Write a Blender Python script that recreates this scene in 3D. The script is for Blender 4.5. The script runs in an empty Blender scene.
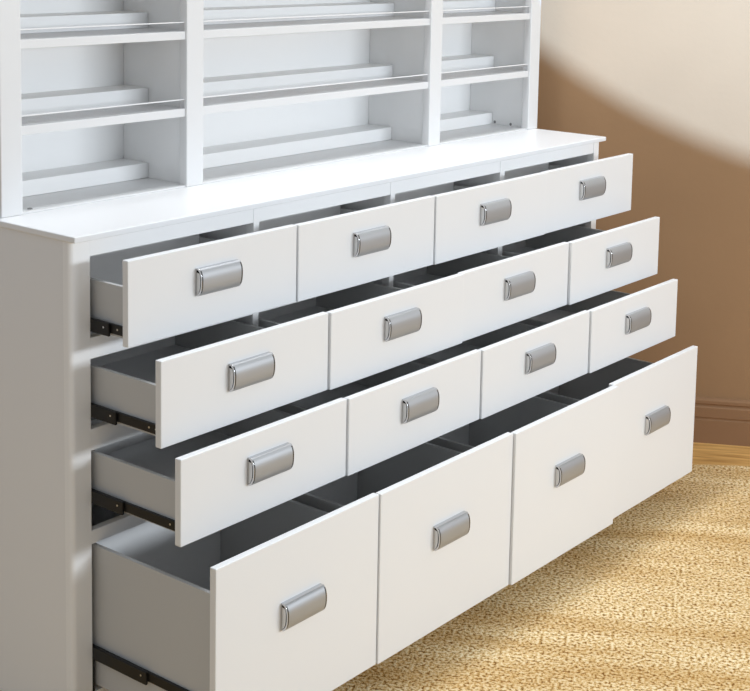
import bpy, bmesh, math
from mathutils import Vector, Matrix
C = bpy.context.scene.collection
S = 0.5          # one design unit is half a metre
ZF = 0.7         # design height of the worktop datum above the floor

def P(x, y, z): return Vector((x*S, y*S, (z+ZF)*S))

# ------------------------------------------------------------------ materials
def mat(name, col, rough=.5, metal=0, spec=.5, coat=0, raw=None):
    m = bpy.data.materials.new(name); m.use_nodes = True
    b = m.node_tree.nodes['Principled BSDF']
    b.inputs['Base Color'].default_value = raw if raw else (.5, .5, .5, 1)
    b.inputs['Roughness'].default_value = rough
    b.inputs['Metallic'].default_value = metal
    b.inputs['Specular IOR Level'].default_value = spec
    b.inputs['Coat Weight'].default_value = coat
    return m
def nd(m, t, **kw):
    n = m.node_tree.nodes.new(t)
    for k, v in kw.items(): setattr(n, k, v)
    return n
def lk(m, a, b): m.node_tree.links.new(a, b)
def bump(m, hsock, strength, dist):
    b = m.node_tree.nodes['Principled BSDF']
    n = nd(m, 'ShaderNodeBump'); n.inputs['Strength'].default_value = strength
    n.inputs['Distance'].default_value = dist
    lk(m, hsock, n.inputs['Height']); lk(m, n.outputs[0], b.inputs['Normal'])

M = {}
def white_lacquer():
    m = mat('white_lacquer', None, .32, raw=(.86, .86, .865, 1))
    t = nd(m, 'ShaderNodeTexCoord'); n = nd(m, 'ShaderNodeTexNoise')
    n.inputs['Scale'].default_value = 60; n.inputs['Detail'].default_value = 2
    lk(m, t.outputs['Object'], n.inputs['Vector']); bump(m, n.outputs[0], .02, .002)
    return m
M['white'] = white_lacquer()
M['front'] = mat('white_drawer_lacquer', None, .35, raw=(.82, .825, .83, 1))
M['hutch'] = mat('hutch_white_darkened', None, .4, raw=(.77, .77, .77, 1))  # hutch white darkened on posts and shelves to offset their strong light
M['hutch_lightened'] = mat('hutch_white_lightened', None, .45, raw=(.92, .92, .915, 1))  # same hutch white, lightened in colour for the dimmer inside
M['frame'] = mat('frame_white_lightened', None, .35, raw=(.92, .92, .92, 1))  # chest white painted lighter to make up for light the worktop blocks
M['drawer_inside'] = mat('drawer_inside_lightened', None, .5, raw=(.86, .86, .86, 1))  # drawer floor and back coloured lighter to lift the dark interior
M['box'] = mat('pale_grey_drawer_board', None, .45, raw=(.54, .54, .535, 1))
M['black'] = mat('black_runner_steel', None, .4, metal=.3, raw=(.012, .012, .012, 1))
M['screw'] = mat('zinc_screw', None, .3, metal=1, raw=(.75, .75, .75, 1))
M['cap'] = mat('grey_plastic_cap', None, .5, raw=(.22, .22, .22, 1))
M['chrome'] = mat('chrome_rim', None, .12, metal=1, raw=(.60, .60, .61, 1))
M['shell_shade'] = mat('shell_inside_shade', None, .6, metal=.5, raw=(.05, .05, .05, 1))  # inner face of the shell coloured dark for the shade in its hollow
M['capmetal'] = mat('satin_end_cap', None, .45, metal=.3, raw=(.75, .75, .75, 1))
M['end_band'] = mat('dark_reflection_band', None, .3, metal=.8, raw=(.09, .09, .09, 1))  # dark reflection near the shell ends, put into the colour
def brushed():
    m = mat('brushed_nickel', None, .48, metal=.6, raw=(.42, .43, .445, 1))
    t = nd(m, 'ShaderNodeTexCoord'); mp = nd(m, 'ShaderNodeMapping')
    mp.inputs['Scale'].default_value = (30, 900, 900)
    n = nd(m, 'ShaderNodeTexNoise'); n.inputs['Scale'].default_value = 1
    lk(m, t.outputs['Object'], mp.inputs[0]); lk(m, mp.outputs[0], n.inputs['Vector'])
    bump(m, n.outputs[0], .06, .001)
    return m
M['nickel'] = brushed()
def acrylic():
    m = bpy.data.materials.new('clear_acrylic'); m.use_nodes = True
    nt = m.node_tree; nt.nodes.clear()
    o = nt.nodes.new('ShaderNodeOutputMaterial'); mx = nt.nodes.new('ShaderNodeMixShader')
    tr = nt.nodes.new('ShaderNodeBsdfTransparent'); tr.inputs[0].default_value = (.95, .95, .955, 1)
    gl = nt.nodes.new('ShaderNodeBsdfGlossy'); gl.inputs['Roughness'].default_value = .05
    fr = nt.nodes.new('ShaderNodeFresnel'); fr.inputs[0].default_value = 1.45
    ge = nt.nodes.new('ShaderNodeNewGeometry'); mu = nt.nodes.new('ShaderNodeMath'); mu.operation = 'SUBTRACT'; mu.use_clamp = True
    nt.links.new(fr.outputs[0], mu.inputs[0]); nt.links.new(ge.outputs['Backfacing'], mu.inputs[1])
    nt.links.new(mu.outputs[0], mx.inputs[0]); nt.links.new(tr.outputs[0], mx.inputs[1])
    nt.links.new(gl.outputs[0], mx.inputs[2]); nt.links.new(mx.outputs[0], o.inputs[0])
    return m
M['acrylic'] = acrylic()
M['edge'] = mat('acrylic_edge_glow', None, .15, raw=(.9, .9, .9, 1))  # plain white stands for light glowing in the clear strip's top edge

def wall_mat(name, col, bumpy):
    m = mat(name, None, .85, spec=.2, raw=col)
    b = m.node_tree.nodes['Principled BSDF']
    t = nd(m, 'ShaderNodeTexCoord')
    n = nd(m, 'ShaderNodeTexNoise'); n.inputs['Scale'].default_value = 1.7; n.inputs['Detail'].default_value = 3
    r = nd(m, 'ShaderNodeValToRGB')
    r.color_ramp.elements[0].position = .3; r.color_ramp.elements[1].position = .7
    r.color_ramp.elements[0].color = tuple(c*.94 for c in col[:3])+(1,)
    r.color_ramp.elements[1].color = tuple(min(1, c*1.05) for c in col[:3])+(1,)
    lk(m, t.outputs['Object'], n.inputs['Vector']); lk(m, n.outputs[0], r.inputs[0]); lk(m, r.outputs[0], b.inputs['Base Color'])
    if bumpy:
        n2 = nd(m, 'ShaderNodeTexNoise'); n2.inputs['Scale'].default_value = 45; n2.inputs['Detail'].default_value = 4
        lk(m, t.outputs['Object'], n2.inputs['Vector']); bump(m, n2.outputs[0], .12, .004)
    return m
M['wall'] = wall_mat('tan_wall_paint', (.33, .20, .107, 1), True)
M['base'] = wall_mat('tan_skirting_paint', (.29, .165, .088, 1), False)

def wood():
    m = mat('honey_wood_boards', None, .4)
    b = m.node_tree.nodes['Principled BSDF']
    t = nd(m, 'ShaderNodeTexCoord'); mp = nd(m, 'ShaderNodeMapping')
    mp.inputs['Rotation'].default_value = (0, 0, 0)
    mp.inputs['Scale'].default_value = (2, 26, 1)
    n = nd(m, 'ShaderNodeTexNoise'); n.inputs['Scale'].default_value = 1.6; n.inputs['Detail'].default_value = 6; n.inputs['Distortion'].default_value = .6
    r = nd(m, 'ShaderNodeValToRGB')
    r.color_ramp.elements[0].position = .3; r.color_ramp.elements[1].position = .7
    r.color_ramp.elements[0].color = (.38, .18, .045, 1); r.color_ramp.elements[1].color = (.88, .54, .19, 1)
    lk(m, t.outputs['Object'], mp.inputs[0]); lk(m, mp.outputs[0], n.inputs['Vector']); lk(m, n.outputs[0], r.inputs[0]); lk(m, r.outputs[0], b.inputs['Base Color'])
    return m
M['wood'] = wood()

def rug_mat():
    m = mat('sandy_loop_pile', None, .95, spec=.1)
    b = m.node_tree.nodes['Principled BSDF']
    t = nd(m, 'ShaderNodeTexCoord')
    n = nd(m, 'ShaderNodeTexNoise'); n.inputs['Scale'].default_value = 125; n.inputs['Detail'].default_value = 3; n.inputs['Roughness'].default_value = .6
    r = nd(m, 'ShaderNodeValToRGB'); e = r.color_ramp.elements
    e[0].position = .35; e[0].color = (.20, .085, .018, 1)
    e[1].position = .60; e[1].color = (.97, .83, .56, 1)
    k = r.color_ramp.elements.new(.46); k.color = (.72, .47, .185, 1)
    lk(m, t.outputs['Object'], n.inputs['Vector']); lk(m, n.outputs[0], r.inputs[0])
    mp = nd(m, 'ShaderNodeMapping'); mp.inputs['Scale'].default_value = (1.4, 9, 1)
    n2 = nd(m, 'ShaderNodeTexNoise'); n2.inputs['Scale'].default_value = 1; n2.inputs['Detail'].default_value = 4
    r2 = nd(m, 'ShaderNodeValToRGB'); e = r2.color_ramp.elements
    e[0].position = .36; e[0].color = (.80, .70, .56, 1); e[1].position = .60; e[1].color = (1.0, 1.0, 1.0, 1)
    lk(m, t.outputs['Object'], mp.inputs[0]); lk(m, mp.outputs[0], n2.inputs['Vector']); lk(m, n2.outputs[0], r2.inputs[0])
    mx = nd(m, 'ShaderNodeMix', data_type='RGBA', blend_type='MULTIPLY'); mx.inputs[0].default_value = 1
    lk(m, r.outputs[0], mx.inputs[6]); lk(m, r2.outputs[0], mx.inputs[7]); lk(m, mx.outputs[2], b.inputs['Base Color'])
    bump(m, n.outputs[0], .8, .006)
    return m
M['rug'] = rug_mat()

# ------------------------------------------------------------------ helpers
def box(bm, x0, x1, y0, y1, z0, z1, bev=0, mi=0, seg=2):
    a, b = P(x0, y0, z0), P(x1, y1, z1)
    t = bmesh.new()
    bmesh.ops.create_cube(t, size=1)
    for v in t.verts:
        v.co = Vector((a.x if v.co.x < 0 else b.x, a.y if v.co.y < 0 else b.y, a.z if v.co.z < 0 else b.z))
    if bev:
        bmesh.ops.bevel(t, geom=list(t.edges), offset=bev*S, segments=seg, profile=.5, affect='EDGES', clamp_overlap=True)
    for f in t.faces: f.material_index = mi
    me = bpy.data.meshes.new('t'); t.to_mesh(me); t.free()
    bm.from_mesh(me); bpy.data.meshes.remove(me)
def obj(name, bm, mats, parent=None, origin=None, smooth=False):
    me = bpy.data.meshes.new(name)
    o0 = Vector(origin) if origin is not None else Vector((0, 0, 0))
    for v in bm.verts: v.co -= o0
    bm.to_mesh(me); bm.free()
    if not isinstance(mats, (list, tuple)): mats = [mats]
    for m in mats: me.materials.append(m)
    if smooth:
        for p in me.polygons: p.use_smooth = True
    o = bpy.data.objects.new(name, me); C.objects.link(o)
    o.location = o0
    if parent is not None:
        o.parent = parent
        o.location = o0 - wpos(parent)
    return o
def wpos(o):
    p = Vector((0, 0, 0))
    while o is not None:
        p += o.location; o = o.parent
    return p
def boxes(name, specs, mats, parent=None, bev=.004, origin=None):
    bm = bmesh.new()
    for s in specs: box(bm, *s[:6], bev=bev, mi=(s[6] if len(s) > 6 else 0))
    return obj(name, bm, mats, parent, origin)
def empty(name, loc, label, cat):
    o = bpy.data.objects.new(name, None); C.objects.link(o); o.location = loc
    o['label'] = label; o['category'] = cat
    return o
def struct(o): o['kind'] = 'structure'; return o

# ------------------------------------------------------------------ setting: wall at an angle behind the chest
W0 = P(4.883, -.346, -ZF); DR = Vector((.167, -.306, 0)).normalized(); NI = Vector((-.877, -.48, 0)).normalized()
NI = Vector((DR.y, -DR.x, 0)).normalized()          # into the room
ang = math.atan2(DR.y, DR.x)
def room_obj(name, bm, m, kind=True):
    me = bpy.data.meshes.new(name); bm.to_mesh(me); bm.free(); me.materials.append(m)
    o = bpy.data.objects.new(name, me); C.objects.link(o)
    o.location = W0; o.rotation_euler = (0, 0, ang)      # local x along wall, local -y into the room
    if kind: struct(o)
    return o
def rbox(bm, x0, x1, y0, y1, z0, z1):
    r = bmesh.ops.create_cube(bm, size=1)
    for v in r['verts']:
        v.co = Vector((x0 if v.co.x < 0 else x1, y0 if v.co.y < 0 else y1, z0 if v.co.z < 0 else z1))
bm = bmesh.new(); rbox(bm, -6.5, 3.5, 0, .12, 0, 3.2); room_obj('wall_back', bm, M['wall'])
bm = bmesh.new(); rbox(bm, -6.5, 3.5, -6.0, .12, -.1, 0); room_obj('floor', bm, M['wood'])
# skirting board: moulded profile swept along the wall
prof = [(0, 0), (-.016, 0), (-.016, .080), (-.013, .083), (-.013, .087), (-.016, .090), (-.016, .122), (-.010, .128), (-.010, .132),
        (-.014, .136), (-.014, .146), (-.010, .151), (0, .153)]
bm = bmesh.new()
ends = []
for x in (-6.5, 3.5):
    ends.append([bm.verts.new((x, y, z)) for y, z in prof])
n = len(prof)
for i in range(n):
    j = (i+1) % n
    bm.faces.new((ends[0][i], ends[0][j], ends[1][j], ends[1][i]))
bm.faces.new(ends[0]); bm.faces.new(list(reversed(ends[1])))
bmesh.ops.recalc_face_normals(bm, faces=bm.faces)
room_obj('baseboard_back', bm, M['base'])

# rug: low sandy loop pile, its far edge runs along the wall
RT = .008
bm = bmesh.new()
import random
random.seed(3)
nx = 120; y_edge = -.236
rows = [y_edge, y_edge-.006, -3.9]
zz = [0.0005, RT, RT]
grid = []
for j, (yy, z) in enumerate(zip(rows, zz)):
    grid.append([bm.verts.new((-3.2+4.8*i/nx, yy+(.12*(-3.2+4.8*i/nx) if j < 2 else 0)+(random.uniform(-.0025, .0025) if j < 2 else 0), z)) for i in range(nx+1)])
for j in range(2):
    for i in range(nx): bm.faces.new((grid[j][i], grid[j+1][i], grid[j+1][i+1], grid[j][i+1]))
bmesh.ops.recalc_face_normals(bm, faces=bm.faces)
rug = room_obj('rug', bm, M['rug'], kind=False)
rug.location.z += 0
rug['label'] = 'sandy beige loop pile rug under the drawers, stopping short of the skirting'; rug['category'] = 'rug'

ZR = -ZF + RT/S + .0005      # top of the rug in design units

# ------------------------------------------------------------------ chest of sixteen drawers
chest = empty('chest_of_drawers', P(2, .5, ZR), 'long white chest of sixteen drawers, all pulled open, with grey metal handles', 'chest of drawers')
BY = 1.0
boxes('side_panel', [(-.062, -.012, .02, BY, ZR, 1.3865)], M['white'], chest)
boxes('side_panel', [(3.995, 4.045, .02, BY, ZR, 1.3865)], M['white'], chest)
boxes('worktop', [(-.073, 4.058, -.037, 1.02, 1.3868, 1.4126)], M['white'], chest, bev=.004)
boxes('back_panel', [(-.010, 3.993, BY-.02, BY-.001, -.60, 1.3865)], M['white'], chest)
boxes('bottom_panel', [(-.010, 3.993, .03, BY-.021, -.60, -.575)], M['white'], chest)
boxes('plinth', [(-.010, 3.993, .06, .10, ZR, -.601)], M['white'], chest)
# face frame
OP = [(.033, .974), (1.011, 1.969), (2.005, 2.953), (2.997, 3.975)]
RAILS = [(1.313, 1.3865), (.885, .975), (.498, .590), (.096, .155), (-.60, -.555)]
bm = bmesh.new()
def stile(x0, x1, left=False, right=False):
    t = bmesh.new(); bmesh.ops.create_cube(t, size=1)
    a, b = P(x0, 0, ZR if (left or right) else -.555), P(x1, .045, 1.3865)
    for v in t.verts: v.co = Vector((a.x if v.co.x < 0 else b.x, a.y if v.co.y < 0 else b.y, a.z if v.co.z < 0 else b.z))
    for e in list(t.edges):
        pass
    ed = [e for e in t.edges if abs(e.verts[0].co.z-e.verts[1].co.z) > .1 and e.verts[0].co.y < .001]
    if left: ed2 = [e for e in ed if e.verts[0].co.x < a.x+.001]
    elif right: ed2 = [e for e in ed if e.verts[0].co.x > b.x-.001]
    else: ed2 = []
    if ed2: bmesh.ops.bevel(t, geom=ed2, offset=.022*S, segments=5, profile=.5, affect='EDGES')
    me = bpy.data.meshes.new('t'); t.to_mesh(me); t.free(); bm.from_mesh(me); bpy.data.meshes.remove(me)
stile(-.066, .033, left=True); stile(3.975, 4.049, right=True)
for a, b in ((.974, 1.011), (1.969, 2.005), (2.953, 2.997)): stile(a, b)
for a, b in RAILS: box(bm, .033, 3.975, .002, .04, a, b, bev=.003)
obj('face_frame', bm, M['frame'], chest)
for a, b in ((.974, 1.011), (1.969, 2.005), (2.953, 2.997)):
    boxes('partition', [(a+.004, b-.004, .046, BY-.021, -.574, 1.3864)], M['white'], chest, bev=.002)

# handle: back plate, curved shell, recessed end caps (one mesh, shared by the sixteen)
def handle_mesh():
    bm = bmesh.new()
    w, h, bulge, th = .237*S, .115*S, .034*S, .003
    def addbox(x0, x1, y0, y1, z0, z1, mi):
        r = bmesh.ops.create_cube(bm, size=1)
        for v in r['verts']:
            v.co = Vector((x0 if v.co.x < 0 else x1, y0 if v.co.y < 0 else y1, z0 if v.co.z < 0 else z1))
        for f in {f for v in r['verts'] for f in v.link_faces}: f.material_index = mi
    addbox(-w/2, w/2, -.0028, 0, -h/2, h/2, 1)
    def arc(k, off):
        # side profile: straight top and bottom returns, gently convex face
        H = h/2-off
        pts = [(-.0028, H)]
        for i in range(k-1):
            q = 1-2*i/(k-2)
            y = -(.0100+.0090*(1-abs(q)**2.8)) - .0008*q
            z = H*q
            if i == 0: y += .0008
            if i == k-2: y += .0020
            pts.append((y+off, z))
        pts.append((-.0028, -H))
        return pts
    k = 18
    o_, i_ = arc(k, 0), arc(k, th)
    e = w/2
    secs = [-e, -e+.0007, -e+.0040, e-.0040, e-.0007, e]
    O = [[bm.verts.new((x, y, z)) for y, z in o_] for x in secs]
    I = [[bm.verts.new((x, y, z)) for y, z in i_] for x in (secs[0], secs[-1])]
    for s in range(5):
        for i in range(k):
            f = bm.faces.new((O[s][i], O[s][i+1], O[s+1][i+1], O[s+1][i]))
            f.material_index = 1 if s in (0, 4) or i in (0, k-1) else (4 if s in (1, 3) and 2 <= i <= k-4 else 0)
            f.smooth = 0 < i < k-1
    for i in range(k):
        f = bm.faces.new((O[0][i], I[0][i], I[0][i+1], O[0][i+1])); f.material_index = 1
        f = bm.faces.new((O[5][i], O[5][i+1], I[1][i+1], I[1][i])); f.material_index = 1
        f = bm.faces.new((I[0][i], I[1][i], I[1][i+1], I[0][i+1])); f.material_index = 2
    # recessed end caps that stop short of the face
    for sx in (-1, 1):
        x1 = sx*(e-.0010)
        kk = [p for p in i_ if p[1] < h*.36]
        c = [bm.verts.new((x1, y*.78-.0004, z)) for y, z in kk] + [bm.verts.new((x1, -.0028, h*.36)), ]
        f = bm.faces.new(c); f.material_index = 3
    bmesh.ops.recalc_face_normals(bm, faces=bm.faces)
    me = bpy.data.meshes.new('handle'); bm.to_mesh(me); bm.free()
    for m in ('nickel', 'chrome', 'shell_shade', 'capmetal', 'end_band'): me.materials.append(M[m])
    return me
HM = handle_mesh()

ROWS = [  # top z, bottom z, plane y, panel edges, per drawer pull difference, side top z, side bottom z, runner z, handle drop
    (1.3391, .9895, -.264, [.005, .984, 1.990, 3.006, 3.993], [.004, -.004, -.012, -.004], 1.212, 1.000, 1.035, .090),
    (.9726, .6215, -.451, [.008, .992, 1.991, 2.990, 4.001], [.004, -.008, .004, -.012], .848, .640, .675, .091),
    (.6106, .2588, -.585, [-.002, .982, 1.985, 3.000, 4.002], [.016, .006, -.004, -.016], .483, .275, .308, .092),
    (.2254, -.5536, -.767, [.002, .983, 2.008, 3.006, 4.006], [.008, .000, -.014, .017], .083, -.53, -.372, .262),
]
G = .002
for r, (zt, zb, y0, xe, dy, st, sb, rz, hd) in enumerate(ROWS):
    for c in range(4):
        dz = 0
        ox0, ox1 = OP[c]
        yp = y0+dy[c]
        bx0, bx1 = ox0+.026, ox1-.026
        yb0, yb1 = yp+.034, yp+.034+(.90 if r else .55)
        T = .018
        org = P((bx0+bx1)/2, yb0, sb)
        d = boxes('drawer', [(bx0, bx0+T, yb0, yb1, sb, st), (bx1-T, bx1, yb0, yb1, sb, st),
                             (bx0+T, bx1-T, yb1-T, yb1, sb, st-.01 if r else st+.05, 1), (bx0+T, bx1-T, yb0, yb0+T, sb, st-.01),
                             (bx0+T, bx1-T, yb0+T, yb1-T, sb+.01, sb+.022, 1)], [M['box'], M['drawer_inside']], chest, bev=.002, origin=org)
        bm = bmesh.new(); box(bm, xe[c]+G, xe[c+1]-G, yp, yp+.0335, zb+dz, zt+dz, bev=.0035, seg=2)
        f = obj('drawer_front', bm, M['front'], d)
        h = bpy.data.objects.new('handle', HM); C.objects.link(h); h.parent = d
        xc = (xe[c]+xe[c+1])/2-.008
        h.location = P(xc, yp-.0002, zt+dz-hd-.0575-(.006 if r == 3 else .001)) - wpos(d)
        # black runners: fixed channel in the carcass plus the thin member screwed to the drawer side
        out = [-.11, -.15, -.19, -.33][r]
        for sx in (0, 1):
            xa, xb = (ox0+.001, bx0-.001) if sx == 0 else (bx1+.001, ox1-.001)
            bm = bmesh.new()
            xm = (xa+xb)/2
            fixed = (xa, xm) if sx == 0 else (xm, xb); mov = (xm, xb) if sx == 0 else (xa, xm)
            box(bm, fixed[0], fixed[1], out, .86, rz-.034, rz+.022, bev=.003)
            box(bm, mov[0], mov[1], yb0+.002, yb1, rz-.022, rz+.018, bev=.002)
            if r == 3: box(bm, fixed[0], fixed[1], .001, .86, -.552, rz-.035)  # added black plate stands for the shade in the bottom cavity
            # screw heads on the member
            for ys in (yb0+.035, yb0+.075, out+.03):
                cy = bmesh.ops.create_cone(bm, cap_ends=True, segments=12, radius1=.0022, radius2=.0018, depth=.0012,
                                           matrix=Matrix.Translation(P((mov[0] if sx == 0 else mov[1]) if ys != out+.03 else (fixed[0] if sx == 0 else fixed[1]), ys, rz)) @ Matrix.Rotation(math.pi/2, 4, 'Y'))
                for v in cy['verts']:
                    for ff in v.link_faces: ff.material_index = 1
            obj('drawer_runner', bm, [M['black'], M['screw']], d)

# ------------------------------------------------------------------ open shelf hutch standing on the worktop
ZC = 1.4130
hutch = empty('shelf_hutch', P(2, .72, ZC), 'tall white open shelving unit with clear shelf lips, standing on the worktop', 'shelf unit')
HT = 3.30
YH = .4815
posts = [(-.037, .072), (1.013, 1.122), (2.915, 3.025), (3.960, 4.070)]
for a, b in posts:
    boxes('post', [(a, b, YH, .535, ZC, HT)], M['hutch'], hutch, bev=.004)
for a, b in posts:
    boxes('upright_panel', [(a+.020, b-.020, .536, .955, ZC, HT)], M['hutch_lightened'], hutch, bev=.002)
boxes('back_panel', [(-.017, 4.05, .956, .975, ZC, HT)], M['hutch_lightened'], hutch, bev=.002)
boxes('top_board', [(-.06, 4.095, .46, .99, HT+.0005, HT+.045)], M['hutch'], hutch, bev=.005)
bays = [(posts[i][1], posts[i+1][0]) for i in range(3)]
zs = [1.790, 2.156, 2.522, 2.888]
for z in zs:
    for a, b in bays:
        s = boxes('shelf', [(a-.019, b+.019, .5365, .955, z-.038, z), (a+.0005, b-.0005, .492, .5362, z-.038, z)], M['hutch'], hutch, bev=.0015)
        lip = boxes('shelf_lip', [(a+.001, b-.001, .500, .508, z+.0005, z+.040, 0), (a+.001, b-.001, .4995, .5085, z+.0402, z+.045, 1)],
              [M['acrylic'], M['edge']], s, bev=0)
        lip['label'] = 'clear plastic strip along the shelf front'
for z in [ZC+.0085]+zs:
    for a, b in bays:
        boxes('display_riser', [(a-.018, b+.018, .772, .954, z+.0006, z+.075)], M['hutch_lightened'], hutch, bev=.003)
for a, b in bays:
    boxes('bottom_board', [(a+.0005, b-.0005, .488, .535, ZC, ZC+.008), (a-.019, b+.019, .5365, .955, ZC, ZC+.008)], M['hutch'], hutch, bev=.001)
def dome(x, y, z, rot, r):
    bm = bmesh.new()
    bmesh.ops.create_uvsphere(bm, u_segments=16, v_segments=10, radius=r)
    bmesh.ops.delete(bm, geom=[v for v in bm.verts if v.co.z < -1e-5], context='VERTS')
    for v in bm.verts: v.co.z *= .5
    bmesh.ops.transform(bm, matrix=Matrix.Translation(P(x, y, z)) @ rot, verts=bm.verts)
    return obj('screw_cap', bm, M['cap'], hutch, smooth=True)
I4 = Matrix.Identity(4)
dome(.144, .53, ZC+.0082, I4, .006)
RL = Matrix.Rotation(-math.pi/2, 4, 'Y')
dome(3.9795, .752, ZC+.024, RL, .0045)
dome(3.9795, .628, ZC+.020, RL, .0045)

# ------------------------------------------------------------------ light
w = bpy.data.worlds.new('World'); bpy.context.scene.world = w; w.use_nodes = True
bg = w.node_tree.nodes['Background']; bg.inputs[0].default_value = (.875, .935, 1, 1); bg.inputs[1].default_value = .47
def area(name, loc, target, size, power, col=(1, 1, 1), sy=None):
    l = bpy.data.lights.new(name, 'AREA'); l.energy = power; l.color = col
    l.shape = 'RECTANGLE'; l.size = size; l.size_y = sy or size
    o = bpy.data.objects.new(name, l); C.objects.link(o); o.location = loc
    o.rotation_euler = (Vector(target)-Vector(loc)).to_track_quat('-Z', 'Y').to_euler()
    return o
area('ceiling_softbox', (1.2, .12, 3.1), (1.2, .10, .9), 2.8, 52, (.93, .965, 1), sy=.4)
area('front_window', (1.7, -4.1, 1.76), (1.0, 0, .85), 2.6, 103, (.86, .93, 1), sy=.36)
# spot on the back wall: its cone edge falls as the slanting light boundary
def wallpt(u, z): return W0 + DR*(u*S) + Vector((0, 0, (z+ZF)*S))
A, B = wallpt(-1.136, 1.828), wallpt(.257, 1.156)
L = W0 + DR*1.0 + NI*2.6 + Vector((0, 0, 3.3))
e = ((A+B)/2-L).normalized(); pn = e.cross((B-A).normalized()).normalized()
if pn.z < 0: pn = -pn
al = math.radians(42)
axis = e*math.cos(al) + pn*math.sin(al)
sp = bpy.data.lights.new('wall_spot', 'SPOT'); sp.energy = 2450; sp.spot_size = 2*al; sp.spot_blend = .005; sp.color = (.32, .57, 1.0)
sp.shadow_soft_size = .035
so = bpy.data.objects.new('wall_spot', sp); C.objects.link(so); so.location = L
so.rotation_euler = axis.to_track_quat('-Z', 'Y').to_euler()

# ------------------------------------------------------------------ camera
FPX, PX, PY = 1433.064, 415.3134, 113.2644
cam = bpy.data.cameras.new('camera'); co = bpy.data.objects.new('camera', cam); C.objects.link(co)
cam.sensor_width = 36; cam.sensor_fit = 'HORIZONTAL'; cam.lens = FPX*36/750
cam.shift_x = -(PX-375)/750; cam.shift_y = (PY-345.5)/750
R3 = Matrix(((0.61360824, 0.08370002, -0.78516192), (-0.78931348, 0.09229578, -0.60701377), (0.02166007, 0.99220754, 0.122699)))
co.matrix_world = Matrix.Translation(P(-3.65250549, -4.49305406, 2.62472879)) @ R3.to_4x4()
cam.clip_start = .05
bpy.context.scene.camera = co
vs = bpy.context.scene.view_settings
vs.view_transform = 'Standard'; vs.look = 'None'; vs.gamma = 1; vs.exposure = -.01; vs.use_curve_mapping = False
